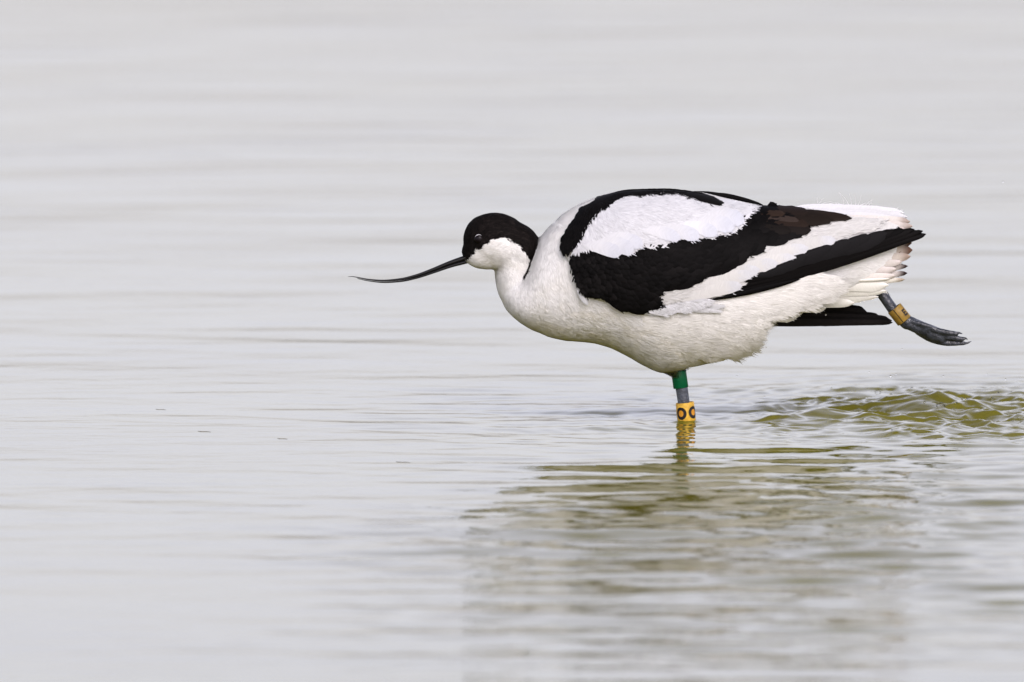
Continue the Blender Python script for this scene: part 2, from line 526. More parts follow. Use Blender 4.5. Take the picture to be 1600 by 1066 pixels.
# standing leg down to the mud, its toes under the water
leg = spline([(1050, 520, 0), (1059, 571, 0), (1065, 606, 0), (1073, 660, 0), (1084, 730, 0), (1092, 800, 0)], 16)
tube(bm_, I(leg[:, 0], leg[:, 1], leg[:, 2]), hermite([0, 5, 8, 15], [14, 9.6, 9.2, 9.0], np.arange(16)) * S, 20)
for ang in (-0.55, 0.0, 0.55):
    p0 = I(1092, 800, 0)
    toe = np.stack([p0 + np.array([-math.cos(ang), math.sin(ang), 0]) * t * 0.036 + np.array([0, 0, -0.003 * t]) for t in np.linspace(0, 1, 5)])
    tube(bm_, toe, np.array([4.5, 4.2, 4.0, 3.6, 2.5]) * S, 12)
# trailing leg, lifted straight back, with its folded webbed toes
RL = 18
rleg = spline([(1225, 440, RL), (1290, 428, RL), (1345, 424, RL), (1362, 437, RL), (1380, 462, RL), (1404, 494, RL), (1417, 506, RL)], 22)
tube(bm_, I(rleg[:, 0], rleg[:, 1], rleg[:, 2]), hermite([0, 7, 12, 16, 21], [20, 12, 9.5, 8.4, 9.4], np.arange(22)) * S, 20)
foot = spline([(1414, 501, RL), (1426, 507, RL), (1442, 514, RL), (1458, 521, RL), (1472, 527, RL)], 8)
tube(bm_, I(foot[:, 0], foot[:, 1], foot[:, 2]), np.array([10.5, 11, 11, 11, 11.5, 12, 12, 10]) * S, 18, flat=(1.0, 0.9))
for pts, r in (([(1440, 511, RL - 5), (1462, 516, RL - 8), (1482, 520, RL - 10), (1494, 521.5, RL - 9)], [6, 5.2, 4.6, 3.8]),
               ([(1445, 517, RL), (1470, 524, RL - 4), (1490, 528, RL - 7), (1504, 530, RL - 7)], [6, 5.2, 4.8, 3.8]),
               ([(1436, 518, RL + 3), (1458, 531, RL + 2), (1484, 536.5, RL), (1506, 536.5, RL)], [6.5, 5.6, 4.8, 3.6]),
               ([(1492, 521, RL - 9), (1498, 520, RL - 10), (1503, 521.5, RL - 10)], [2.8, 2.2, 1.4]), ([(1502, 529.5, RL - 7), (1508, 528.5, RL - 8), (1512, 530.5, RL - 8)], [2.8, 2.2, 1.4]),
               ([(1503, 536.5, RL), (1510, 536.5, RL), (1518, 533.5, RL)], [3.0, 2.3, 1.3]),
               ([(1424, 502, RL - 6), (1440, 506.5, RL - 10), (1452, 510, RL - 11), (1462, 513.5, RL - 11)], [4, 3.4, 3.0, 1.6])):
    q = spline(pts, 10)
    tube(bm_, I(q[:, 0], q[:, 1], q[:, 2]), np.interp(np.linspace(0, 1, 10), np.linspace(0, 1, len(r)), r) * S, 14)
for w0_, w1_, w2_ in (((1452, 517, RL + 1), (1472, 523, RL), (1488, 527, RL - 2)), ((1452, 523, RL + 2), (1474, 530, RL + 1), (1492, 533, RL))):
    web = spline([w0_, w1_, w2_], 6)
    tube(bm_, I(web[:, 0], web[:, 1], web[:, 2]), np.array([8, 7.5, 6.5, 5.5, 4.5, 3.5]) * S, 14, flat=(1.0, 0.45))

tmp = bm_.build('body_rough', M_SKIN, None, col=False)
rm = tmp.modifiers.new('Remesh', 'REMESH'); rm.mode = 'VOXEL'; rm.voxel_size = 0.00072
dg = bpy.context.evaluated_depsgraph_get()
ev = tmp.evaluated_get(dg).to_mesh()
nv = len(ev.vertices)
P = np.empty(nv * 3, np.float32); ev.vertices.foreach_get('co', P); P = P.reshape(-1, 3).astype(float)
E = np.empty(len(ev.edges) * 2, np.int32); ev.edges.foreach_get('vertices', E); E = E.reshape(-1, 2)
LT = np.empty(len(ev.polygons), np.int32); ev.polygons.foreach_get('loop_total', LT)
LV = np.empty(len(ev.loops), np.int32); ev.loops.foreach_get('vertex_index', LV)
assert (LT == 4).all()
FQ = LV.reshape(-1, 4)
tmp.evaluated_get(dg).to_mesh_clear()
rough = tmp.data
bpy.data.objects.remove(tmp); bpy.data.meshes.remove(rough)
PX, PY = project_px(P)
PXi = P[:, 0] / S + LEGX
Ymid = LEGY - P[:, 2] / S * math.cos(PITCH)
is_leg = ((Ymid > 584) & (np.abs(PXi - (1059 + (Ymid - 571) * 0.155)) < 12.5) & (np.abs(P[:, 1]) < 13 * S)) | (Ymid > 600) | ((PXi > 1365) & (Ymid - P[:, 1] / S * TP > 451))
deg = np.bincount(E.ravel(), minlength=nv)
for it in range(24):
    A = np.zeros_like(P)
    for c in range(3):
        A[:, c] = np.bincount(E[:, 0], P[E[:, 1], c], nv) + np.bincount(E[:, 1], P[E[:, 0], c], nv)
    A /= deg[:, None]
    w = np.where(is_leg, 0.5 if it < 2 else 0.0, 0.62)[:, None]
    P = P * (1 - w) + A * w

avocet = bpy.data.objects.new('avocet', None)
COL.objects.link(avocet)
tag(avocet, 'black and white avocet wading with its head low and one ringed leg stretched out behind', 'bird')

M_WET = leg_mat('wet_leg_scales', 0.55, 0.24)
body = mesh_np('body', P, [FQ], [M_SKIN, M_LEG, M_WET], avocet, True, is_leg[FQ].all(1).astype(int) * np.where(PXi[FQ[:, 0]] > 1300, 2, 1))
PX, PY = project_px(P)
attr_col(body, 'Col', body_color(PX, PY))
vn = np.zeros_like(P)
fn = np.cross(P[FQ[:, 2]] - P[FQ[:, 0]], P[FQ[:, 3]] - P[FQ[:, 1]])
for c in range(4):
    for d in range(3):
        vn[:, d] += np.bincount(FQ[:, c], fn[:, d], nv)
vn /= np.linalg.norm(vn, axis=1)[:, None] + 1e-12

# ------------------------------------------------------------------ wing regions (photograph pixels)
P_BLACKCOV = [(893, 404), (901, 397), (914, 392), (925, 388), (938, 389), (952, 395), (965, 398), (980, 396), (992, 388), (1002, 378), (1030, 381), (1060, 376),
              (1100, 371), (1140, 363), (1158, 352), (1150, 338), (1188, 323), (1235, 330), (1270, 355), (1255, 364), (1200, 371), (1199, 380),
              (1190, 390), (1150, 408), (1110, 425), (1085, 441), (1035, 455), (1034, 470), (1037, 481), (1008, 488), (985, 484), (960, 476), (940, 468), (925, 466),
              (912, 466), (903, 455), (897, 440), (891, 425)]
P_TERTIAL = [(1150, 338), (1185, 322), (1215, 321), (1262, 327), (1328, 340), (1290, 345), (1262, 352), (1266, 362), (1240, 368), (1205, 366), (1165, 352)]
P_SCAP = [(893, 396), (899, 378), (912, 352), (930, 330), (955, 313), (985, 304), (1040, 301), (1080, 307), (1108, 318), (1122, 321), (1130, 313), (1160, 316), (1188, 322),
          (1172, 333), (1148, 339), (1160, 347), (1152, 357), (1120, 367), (1090, 371), (1060, 373), (1030, 381), (1003, 380), (992, 391), (975, 396),
          (955, 394), (935, 386), (910, 390)]
P_SCAPLINE = [(877, 393), (879, 378), (887, 357), (900, 340), (918, 322), (945, 303), (975, 291), (1010, 286), (1050, 287), (1085, 294), (1110, 305), (1127, 316), (1120, 321),
              (1100, 316), (1075, 308), (1040, 303), (1000, 304), (975, 307), (950, 318), (935, 330), (922, 345), (911, 362), (902, 380), (890, 393), (882, 398)]
P_SEC = [(1030, 456), (1085, 440), (1150, 408), (1192, 388), (1205, 368), (1262, 362), (1270, 350), (1328, 339), (1385, 343), (1380, 352), (1330, 367), (1300, 378),
         (1265, 388), (1250, 402), (1225, 410), (1190, 422), (1188, 428), (1165, 436), (1160, 446), (1120, 457), (1085, 462), (1040, 478), (1032, 474)]
WINGALL = [(879, 400), (879, 378), (890, 352), (905, 332), (945, 296), (985, 284), (1050, 284), (1110, 297), (1188, 319), (1262, 325), (1330, 338), (1385, 342), (1420, 352), (1400, 372),
           (1330, 395), (1250, 420), (1150, 455), (1037, 484), (1008, 488), (960, 477), (912, 466), (897, 440), (890, 415)]

WD = DirField([((893, 405), (-.55, .85)), ((898, 440), (-.3, 1)), ((912, 462), (.1, 1)), ((938, 470), (.5, .85)), ((1000, 484), (.92, .4)), ((955, 430), (.7, .6)),
               ((930, 420), (.25, .95)), ((1030, 460), (.95, .2)), ((1100, 420), (.95, -.2)), ((1180, 375), (.95, -.25)), ((1250, 345), (1, .02)), ((960, 402), (.9, .25)), ((925, 398), (.2, .9)),
               ((1050, 390), (1, .02)), ((915, 380), (.5, .8)), ((940, 345), (.75, .6)), ((1000, 350), (.9, .42)), ((1000, 315), (1, .1)), ((1080, 340), (1, .15)), ((1150, 335), (1, .0)),
               ((1050, 465), (1, -.12)), ((1150, 430), (.93, -.32)), ((1250, 390), (.93, -.32)), ((1350, 350), (.98, -.12)),
               ((882, 388), (-.1, 1)), ((892, 360), (-.3, .9)), ((925, 325), (-.5, .8)), ((960, 306), (.9, -.2)), ((1040, 297), (1, .05)), ((1100, 310), (.95, .35))])

def ptsin(poly, sp, jit=0.35):
    a = np.array(poly)
    xs = np.arange(a[:, 0].min(), a[:, 0].max(), sp); ys = np.arange(a[:, 1].min(), a[:, 1].max(), sp * 0.8)
    X, Y = np.meshgrid(xs, ys); X = X + (np.arange(len(ys)) % 2)[:, None] * sp * 0.5
    X = X.ravel() + rng.uniform(-jit, jit, X.size) * sp; Y = Y.ravel() + rng.uniform(-jit, jit, Y.size) * sp
    k = inside(poly, X, Y)
    return np.stack([X[k], Y[k]], -1)

def width_profile(t, pointed, blunt=False):
    w = np.clip(t / 0.3, 0, 1)**0.6 * (0.55 + 0.45 * np.clip(t / 0.6, 0, 1))
    if blunt:
        w = np.clip(t / 0.25, 0, 1)**0.7 * (1 - 0.35 * np.clip((t - 0.5) / 0.5, 0, 1))
    k = 0.945 if blunt else (0.45 if pointed else 0.68)
    q = np.clip((t - k) / (1 - k), 0, 1)
    return w * np.sqrt(np.clip(1 - q**(1.6 if pointed else 2.4), 0, 1))

def feather(mb, root, tip, width, off0, off1, col, tipcol=None, bend=0.0, side=-1, pointed=False, camber=1.0, fringe=0, ni=12, nj=4, ptf=None, edge=0.05, tipstart=0.75, blunt=False):
    ptf = ptf or hull_pt
    root, tip = np.asarray(root, float), np.asarray(tip, float)
    d = tip - root; L = np.hypot(*d) + 1e-6; d = d / L; pr = np.array([-d[1], d[0]])
    t = np.linspace(0, 1, ni)**(0.85 if not blunt else 0.6); v = np.linspace(-1, 1, 2 * nj + 1)
    W = width / 2 * width_profile(t, pointed, blunt)
    W[-1] = width * 0.03
    jit = 1 + rng.normal(0, edge, (ni, 2 * nj + 1)) * (np.abs(v)[None] > 0.9)
    c = root[None] + d[None] * (L * t)[:, None] + pr[None] * (bend * 4 * t * (1 - t))[:, None]
    lat = W[:, None] * v[None] * jit
    X = c[:, 0][:, None] + pr[0] * lat; Y = c[:, 1][:, None] + pr[1] * lat
    off = off0 + (off1 - off0) * t[:, None] + camber * (1 - v[None]**2) * np.ones((ni, 1))
    Pp = ptf(X, Y, off, side).reshape(-1, 3)
    col = np.asarray(col, float) * rng.uniform(0.93, 1.05)
    C = np.broadcast_to(col, (ni, 2 * nj + 1, 3)).copy()
    if tipcol is not None:
        f = np.clip((t - tipstart) / (1 - tipstart) * 1.6, 0, 1)[:, None, None]
        C = C * (1 - f) + np.asarray(tipcol, float) * f
    sd_ = rng.uniform(0, 500)
    A = np.stack([np.broadcast_to((t * L)[:, None], (ni, len(v))) * 0.55 - np.abs(lat) * 0.35, np.broadcast_to(v * 0.8, (ni, len(v))), np.full((ni, len(v)), sd_)], -1)
    w_ = 2 * nj + 1
    ii = np.arange(ni - 1)[:, None] * w_; jj = np.arange(w_ - 1)[None]
    mb.add(Pp, np.stack([ii + jj, ii + jj + 1, ii + w_ + jj + 1, ii + w_ + jj], -1).reshape(-1, 4), None, C.reshape(-1, 3), A.reshape(-1, 3))
    # loose barbs round the tip
    for _ in range(fringe):
        s = rng.uniform(-1, 1)
        tt = rng.uniform(0.72, 0.97)
        w0 = width / 2 * width_profile(np.array([tt]), pointed)[0]
        p0 = root + d * L * tt + pr * s * w0 * 0.95
        ang = d + pr * s * 0.55 + rng.normal(0, 0.08, 2)
        ln = rng.uniform(0.15, 0.32) * width * (1 if abs(s) < .7 else .8) + (1 - tt) * L * 0.5 * (1 - abs(s))
        q = np.stack([p0, p0 + ang * ln * 0.5, p0 + ang * ln])
        o_ = off0 + (off1 - off0) * tt + 0.4
        hwid = np.array([0.9, 0.7, 0.15])
        QX = np.stack([q[:, 0] - pr[0] * hwid, q[:, 0] + pr[0] * hwid], 1); QY = np.stack([q[:, 1] - pr[1] * hwid, q[:, 1] + pr[1] * hwid], 1)
        PP = ptf(QX, QY, o_, side).reshape(-1, 3)
        cc = col if tipcol is None else np.asarray(tipcol, float)
        mb.add(PP, [(0, 1, 3, 2), (2, 3, 5, 4)], None, cc, (sd_, s, tt))

def fill(mb, poly, L, W, sp, off0, off1, col, tipcol=None, side=-1, fringe=0, pointed=False, minlen=0.35, grow=0.0, camber=1.0, dirf=None, colf=None, ptf=None, tipmin=0.0):
    pts = ptsin(poly, sp)
    D = (dirf or WD)(pts[:, 0], pts[:, 1])
    for (px, py), dd in zip(pts, D):
        l = (L(px, py) if callable(L) else L) * rng.uniform(0.85, 1.15)
        w = (W(px, py) if callable(W) else W) * rng.uniform(0.85, 1.15)
        ts = np.linspace(0, 1, 14)
        ok = inside(poly, px - dd[0] * l * ts, py - dd[1] * l * ts)
        n = np.argmin(ok) if not ok.all() else 14
        l2 = max(l * ts[max(n - 1, 0)], l * minlen)
        if l2 < l * 0.999 and n < 14 and ts[max(n - 1, 0)] < tipmin:
            continue
        c = col if colf is None else colf(px, py)
        a = rng.normal(0, 0.07); ca, sa = math.cos(a), math.sin(a)
        dd = np.array([dd[0] * ca - dd[1] * sa, dd[0] * sa + dd[1] * ca])
        tip = np.array([px, py]) + dd * grow
        feather(mb, tip - dd * (l2 + grow), tip, w * (0.6 + 0.4 * l2 / l), off0, off1, c, tipcol, rng.normal(0, 0.03) * l, side, pointed, camber, fringe, ptf=ptf, ni=9, nj=3)

BLK, BRN = (0.0024, 0.0021, 0.0021), (0.022, 0.0145, 0.011)
WHT, SECW = (0.64, 0.645, 0.66), (0.60, 0.595, 0.575)

def build_wing(side, dropped):
    near = side < 0
    # skin of the folded wing, one sheet coloured by feather tract
    sp = 1.6 if near else 3.0
    xs = np.arange(874, 1424, sp); ys = np.arange(290, 492, sp)
    X, Y = np.meshgrid(xs, ys)
    jx = X + 1.6 * perlin(X * .2, Y * .2, 61); jy = Y + 1.6 * perlin(X * .2 + 30, Y * .2, 62)
    ins = inside(WINGALL, X, Y)
    C = np.empty(X.shape + (3,)); C[:] = SECW
    for poly, c in ((P_SEC, SECW), (P_BLACKCOV, BLK), (P_TERTIAL, BRN), (P_SCAP, WHT), (P_SCAPLINE, BLK)):
        C[inside(poly, jx, jy)] = c
    C[(jy > 478 - (jx - 1030) * 0.33) & (jx > 1100)] = BLK
    off = np.where(inside(P_SCAP, X, Y) | inside(P_SCAPLINE, X, Y), 5.0, np.where(inside(P_BLACKCOV, X, Y) | inside(P_TERTIAL, X, Y), 2.5, -0.5))
    for _ in range(5):
        off = (off + np.roll(off, 1, 0) + np.roll(off, -1, 0) + np.roll(off, 1, 1) + np.roll(off, -1, 1)) / 5
    e_ = ins.astype(float)
    for _ in range(4):
        e_ = (e_ + np.roll(e_, 1, 0) + np.roll(e_, -1, 0) + np.roll(e_, 1, 1) + np.roll(e_, -1, 1)) / 5
    off = off - 9 * np.clip(1 - e_ * 1.02, 0, 1)
    Pw = hull_pt(X, Y, off, side).reshape(-1, 3)
    id_ = np.arange(X.size).reshape(X.shape)
    q = np.stack([id_[:-1, :-1], id_[:-1, 1:], id_[1:, 1:], id_[1:, :-1]], -1)
    keep = ins[:-1, :-1] & ins[:-1, 1:] & ins[1:, 1:] & ins[1:, :-1]
    q = q[keep]
    used, inv = np.unique(q, return_inverse=True)
    mb = MB()
    mb.add(Pw[used], inv.reshape(-1, 4), None, C.reshape(-1, 3)[used], np.stack([X.ravel() * .5, Y.ravel() * .1, X.ravel() * 0], -1)[used])
    wing = mb.build('wing', M_FEATHER, avocet)
    k = 1.0 if near else 1.6
    # primaries
    mb = MB()
    if near:
        for n, (tx, ty) in enumerate([(1395, 361), (1412, 359), (1424, 359.5), (1428, 358.5), (1436, 361.5), (1441, 361.0), (1446, 366)]):
            f = n / 6.0
            root = (1122 + 12 * (1 - f), 463 - 24 * (1 - f))
            feather(mb, root, (tx, ty), 19 - 5 * f, 2.5 - 3.0 * f, 4.5 - 3.5 * f, BLK if n % 2 else np.array(BLK) * 2.2, None, 4 - 2 * f, side, False, 1.4, 0, ni=34, nj=4, edge=0.02, blunt=True)
        feather(mb, (1098, 471), (1250, 436), 9, 3.0, 3.0, BLK, None, 2.0, side, True, 1.0, 0, ni=20, nj=4, edge=0.02)
        feather(mb, (1105, 470), (1430, 374), 9, -3.0, -1.0, np.array(BLK) * 4.5, None, 5.0, side, True, 1.2, 0, ni=30, nj=4, edge=0.02)  # greyer feather along the lower edge, an edge highlight put into its colour
        for tx, ty in ((1300, 385), (1330, 377), (1262, 399), (1360, 369), (1385, 364)):
            feather(mb, (tx - 90, ty + 36), (tx, ty), 22, 3.5, 5.0, (0.010, 0.0095, 0.010), None, 2, side, False, 1.2, 0, ni=14)
    mb2 = mb
    if dropped:
        # the far wing hangs lower: its tips show under the tail
        for n, (rx, ry, tx, ty, w) in enumerate([(1150, 470, 1352, 484, 18), (1160, 478, 1356, 488, 18), (1150, 485, 1375, 494, 17), (1150, 492, 1390, 498, 16),
                                                 (1150, 498, 1395, 501, 14), (1140, 504.5, 1396, 504, 12), (1150, 476, 1330, 478, 18), (1150, 470, 1310, 476, 16)]):
            def pt(X, Y, off, s, n=n):
                return I(X, Y, 62 - np.asarray(off) - n * 1.2)
            feather(mb2, (rx, ry), (tx, ty), w, 0, 2, np.array(BLK) * (1 + 3.0 * (n % 2) + 0.5 * n), None, 1.0 if n != 5 else 0.0, side, True, 1.2, 0, ni=30, nj=4, ptf=pt, edge=0.02, blunt=True)
    mb2.build('primary_feathers', M_FEATHER, wing)
    # secondaries: broad white feathers
    mb = MB()
    fill(mb, P_SEC, 62, 22, 13 * k, 0.8, 3.0, SECW, None, side, 10 if near else 0, minlen=0.3, camber=0.5)
    for tx, ty in ((1176, 428), (1186, 421), (1158, 446), (1214, 411), (1243, 403), (1262, 388), (1305, 375)):
        feather(mb, (tx - 95, ty + 26), (tx, ty), 21, 3.4, 5.4, SECW, (0.58, 0.59, 0.61), -4, side, False, 0.3, 6, ni=16, tipstart=0.72)
    mb.build('secondary_feathers', M_FEATHER, wing)
    # black coverts, small and scaly at the bend of the wing, long behind
    mb = MB()
    ln = lambda x, y: 20 + min(max((x - 915) / 100, 0), 1) * 42
    wd = lambda x, y: 12 + min(max((x - 915) / 100, 0), 1) * 12
    fill(mb, [p for p in P_BLACKCOV], ln, wd, 9.5 * k, 3.0, 6.4, BLK, None, side, 3 if near else 0, minlen=0.35,
         colf=lambda x, y: np.array(BLK) * (1 + 1.6 * max(0, perlin(np.array([x * .05]), np.array([y * .06]), 71)[0]) + (2.6 if x < 975 else 1.2) * rng.random()**1.8), camber=1.1)  # lighter blacks from feather to feather paint the gloss into the colour
    mb.build('covert_feathers', M_FEATHER, wing)
    # brown-black tertials
    mb = MB()
    for (rx, ry, tx, ty, w, c) in [(1185, 335, 1330, 341, 20, (0.018, 0.0125, 0.010)), (1170, 338, 1300, 343, 24, (0.014, 0.010, 0.008)), (1160, 350, 1266, 360, 24, (0.012, 0.009, 0.008)), (1150, 345, 1262, 352, 26, (0.020, 0.013, 0.010)),
                                   (1160, 341, 1247, 345, 15, (0.040, 0.029, 0.024)), (1165, 332, 1262, 331, 17, (0.016, 0.011, 0.009)), (1160, 338, 1225, 334, 15, (0.028, 0.018, 0.013)), (1150, 353, 1235, 361, 20, (0.010, 0.008, 0.007))]:
        if near or ry > 340:
            feather(mb, (rx, ry), (tx, ty), w, 3.5, 7.0, c, None, -2, side, rx > 1180, 1.6, 4, ni=18)
    mb.build('tertial_feathers', M_FEATHER, wing)
    # white shoulder patch and the black line framing it
    mb = MB()
    fill(mb, P_SCAP, 46, 24, 11 * k, 5.4, 7.2, WHT, None, side, 12 if near else 0, minlen=0.35, camber=0.4)
    for tx, ty, w in ((1162, 346, 22), (1146, 357, 22), (1004, 383, 20), (990, 392, 24), (970, 397, 20), (1120, 365, 20), (1092, 371, 20), (1062, 373, 18)):
        feather(mb, (tx - 62, ty - 14), (tx, ty), w * 1.1, 8.0, 10.0, WHT, (0.56, 0.575, 0.62), -3, side, False, 0.3, 7, ni=14, tipstart=0.45)
    mb.build('shoulder_feathers', M_FEATHER, wing)
    mb = MB()
    fill(mb, P_SCAPLINE, 34, 10, 5.5 * k, 6.2, 7.4, BLK, None, side, 4 if near else 0, minlen=0.4, colf=lambda x, y: np.array(BLK) * rng.uniform(0.8, 2.2))
    feather(mb, (1060, 303), (1127, 319), 13, 7, 9, (0.005, 0.0045, 0.0045), None, -4, side, False, 1.5, 4, ni=14)
    if not near:
        feather(mb, (1060, 300), (1192, 320.5), 11, -8, -6, BLK, None, -4, side, True, 1.5, 0, ni=16, ptf=lambda X, Y, off, s: I(X, Y, -np.asarray(off, float)))
    for q in ((945, 306, 1010, 297), (975, 300, 1045, 295.5), (1010, 297, 1085, 299), (1040, 296, 1112, 305)):
        feather(mb, q[:2], q[2:], 11, 6.5, 8, BLK, None, -1.5, side, False, 1.0, 2, ni=12)
    mb.build('shoulder_stripe_feathers', M_FEATHER, wing)
    return wing

wing = build_wing(-1, False)
far_wing = build_wing(1, True)

# ------------------------------------------------------------------ tail, flank and under-tail feathers
def tail_pt(X, Y, off, side):
    return I(X, Y, -np.asarray(off, float))
mb = MB()
GRY, TIPB = (0.58, 0.54, 0.49), (0.30, 0.24, 0.20)
for (rx, ry, tx, ty, w, c, tc, o) in [
        (1270, 338, 1421, 347, 17, (0.70, 0.66, 0.62), (0.36, 0.29, 0.25), 22), (1280, 346, 1425, 354, 16, (0.66, 0.61, 0.57), (0.40, 0.33, 0.29), 24), (1280, 356, 1415, 360, 18, (0.68, 0.64, 0.60), (0.5, 0.43, 0.39), 26),
        (1290, 372, 1424, 380, 22, GRY, (0.10, 0.06, 0.045), 10), (1280, 396, 1425, 391, 21, (0.60, 0.53, 0.46), (0.15, 0.085, 0.06), 14), (1285, 408, 1422, 401, 17, (0.64, 0.58, 0.51), (0.34, 0.26, 0.21), 17),
        (1285, 416, 1408, 410, 14, (0.72, 0.67, 0.62), (0.66, 0.60, 0.56), 20), (1300, 422, 1418, 416, 11, (0.58, 0.53, 0.49), (0.045, 0.03, 0.026), 13), (1290, 424, 1400, 421, 12, (0.72, 0.66, 0.62), (0.66, .60, .56), 22),
        (1285, 432, 1417, 427, 12, (0.66, 0.61, 0.57), (0.03, 0.02, 0.018), 17), (1280, 435, 1398, 431, 12, (0.72, 0.67, 0.62), (0.66, .61, .56), 24),
        (1285, 441, 1413, 437, 9, (0.74, 0.71, 0.62), (0.40, 0.33, 0.25), 20), (1290, 438, 1390, 436, 5, (0.80, 0.78, 0.70), None, 26)]:
    feather(mb, (rx, ry), (tx, ty), w, o, o + 3, c, tc, 1.5, -1, False, 1.6, 2, ni=24, nj=4, ptf=tail_pt, tipstart=0.86)
tail = mb.build('tail', M_FEATHER, avocet)

FLD = DirField([((1040, 490), (1, .05)), ((1100, 480), (1, .1)), ((1100, 530), (.98, .15)), ((1160, 540), (.95, .25)), ((1180, 500), (.96, .22)), ((1240, 480), (.98, .12)), ((1300, 460), (1, .05)), ((1360, 450), (1, -.02)), ((1320, 430), (.97, -.12)), ((1200, 460), (.97, .02))])
P_FLANK = [(1000, 492), (1040, 484), (1105, 471), (1180, 452), (1240, 437), (1285, 428), (1300, 440), (1310, 452), (1300, 462), (1275, 474), (1245, 484),
           (1230, 491), (1200, 499), (1186, 518), (1178, 535), (1150, 548), (1110, 540), (1060, 520), (1020, 508)]
mb = MB()
def flank_pt(X, Y, off, side):
    return hull_pt(X, Y, np.asarray(off, float) - 3, side)
for sd2 in (-1, 1):
    fill(mb, P_FLANK, 64, 20, 9 if sd2 < 0 else 16, -3.0, 0.2, (0.80, 0.79, 0.75), None, sd2, 22 if sd2 < 0 else 4, minlen=0.4, camber=0.5, dirf=FLD, ptf=flank_pt)
# white tuft below the bend of the wing
for (rx, ry, tx, ty, w, o) in [(1010, 489, 1104, 469, 11, 4), (1020, 489, 1092, 476, 12, 4), (1010, 490, 1075, 483, 11, 3.5), (1000, 490, 1048, 488, 10, 3), (1050, 480, 1112, 486, 9, 2.5), (1060, 478, 1128, 487, 9, 2), (1080, 476, 1132, 479, 9, 2),
                               (900, 450, 918, 476, 9, 3)]:
    feather(mb, (rx, ry), (tx, ty), w * 0.75, 1.5, 3.0 + 0.4 * o, WHT, None, 1.5, -1, False, 0.4, 22)
# under-tail coverts, long and soft
for (rx, ry, tx, ty, w, o) in [(1240, 440, 1388, 446, 20, 22), (1240, 448, 1384, 455, 16, 18), (1220, 455, 1372, 464, 15, 14), (1225, 460, 1352, 468, 14, 12), (1200, 465, 1335, 474, 16, 16), (1200, 470, 1290, 482, 18, 22),
                               (1180, 470, 1256, 487, 20, 34), (1170, 478, 1248, 494, 18, 36), (1160, 482, 1240, 499, 15, 38), (1150, 488, 1212, 497, 16, 44), (1240, 436, 1330, 428, 16, 30), (1240, 444, 1318, 441, 16, 32)]:
    feather(mb, (rx, ry), (tx, ty), w, o, o + 3, (0.78, 0.77, 0.70), None, 2, -1, False, 2.0, 12, ptf=tail_pt)
# upper-tail coverts above the wing tips
for (rx, ry, tx, ty, w, o) in [(1230, 328, 1412, 333, 18, 6), (1220, 328, 1395, 331, 16, 12), (1240, 334, 1418, 340, 18, 14), (1220, 327, 1330, 326, 14, 3), (1220, 336, 1404, 345, 18, 20), (1230, 327, 1362, 327, 12, 8)]:
    feather(mb, (rx, ry), (tx, ty), w, o, o + 3, WHT, None, -1, -1, False, 2.0, 12, ptf=tail_pt)
flank = mb.build('flank_and_tail_coverts', M_FEATHER, avocet)

# ------------------------------------------------------------------ soft plumage strands over the skin
BD = DirField([((728, 388), (.6, -.7)), ((735, 355), (.7, -.7)), ((752, 338), (.9, -.4)), ((778, 332), (1, .05)), ((815, 350), (.8, .55)), ((840, 378), (.5, .85)),
               ((735, 408), (.95, .1)), ((752, 415), (1, .1)), ((760, 395), (.85, -.45)), ((780, 385), (.9, -.2)), ((800, 392), (.85, .5)), ((780, 415), (.9, .3)), ((795, 420), (.5, .85)), ((818, 400), (.5, .85)),
               ((785, 450), (.05, 1)), ((800, 445), (.2, 1)), ((825, 440), (.25, 1)), ((795, 480), (.6, .8)), ((820, 490), (.85, .5)), ((845, 460), (.55, .85)), ((860, 500), (.9, .4)), ((850, 410), (.3, 1)),
               ((865, 360), (.15, .9)), ((880, 340), (.6, -.2)), ((900, 328), (.9, -.3)), ((875, 420), (.2, 1)), ((885, 470), (.5, .85)), ((900, 500), (.85, .5)), ((920, 525), (.97, .2)), ((960, 520), (.95, .3)),
               ((1000, 550), (.9, .4)), ((1030, 570), (.95, .3)), ((1080, 550), (1, .1)), ((1140, 540), (.98, .1)), ((1180, 510), (.95, .3)), ((1240, 470), (.97, .1)), ((1330, 440), (1, 0)), ((1330, 325), (1, .03)), ((1000, 500), (.97, .2)), ((1000, 300), (1, .05))])
fa = np.linalg.norm(fn, axis=1)
fc = P[FQ].mean(1)
FX, FY = project_px(fc)
Ym_f = LEGY - fc[:, 2] / S * math.cos(PITCH)
legf = is_leg[FQ].any(1)
cov = inside(WINGALL, FX, FY) & inside(WINGALL, FX - 10, FY) & inside(WINGALL, FX + 6, FY) & inside(WINGALL, FX, FY - 8) & inside(WINGALL, FX, FY + 6)
wgt = fa * (~legf) * (~cov) * ~((np.abs(FX - 1061) < 17) & (Ym_f > 573))
wgt = wgt * np.where(fc[:, 1] < 0.006, 1.0, 0.35) * np.where(FX < 862, 1.7, 1.0)
NS = 130000
pick = rng.choice(len(FQ), NS, p=wgt / wgt.sum())
bary = rng.dirichlet((1, 1, 1, 1), NS)
sp_ = (P[FQ[pick]] * bary[:, :, None]).sum(1)
sn = (vn[FQ[pick]] * bary[:, :, None]).sum(1); sn /= np.linalg.norm(sn, axis=1)[:, None]
SX, SY = project_px(sp_)
dd = BD(SX, SY)
ang = 0.55 * perlin(SX * 0.055, SY * 0.075, 41) + 0.45 * perlin(SX * 0.14, SY * 0.17, 42) + rng.normal(0, 0.12, NS)
d2 = np.stack([dd[:, 0] * np.cos(ang) - dd[:, 1] * np.sin(ang), dd[:, 0] * np.sin(ang) + dd[:, 1] * np.cos(ang)], -1)
d3 = np.stack([d2[:, 0], np.zeros(NS), -d2[:, 1]], -1)
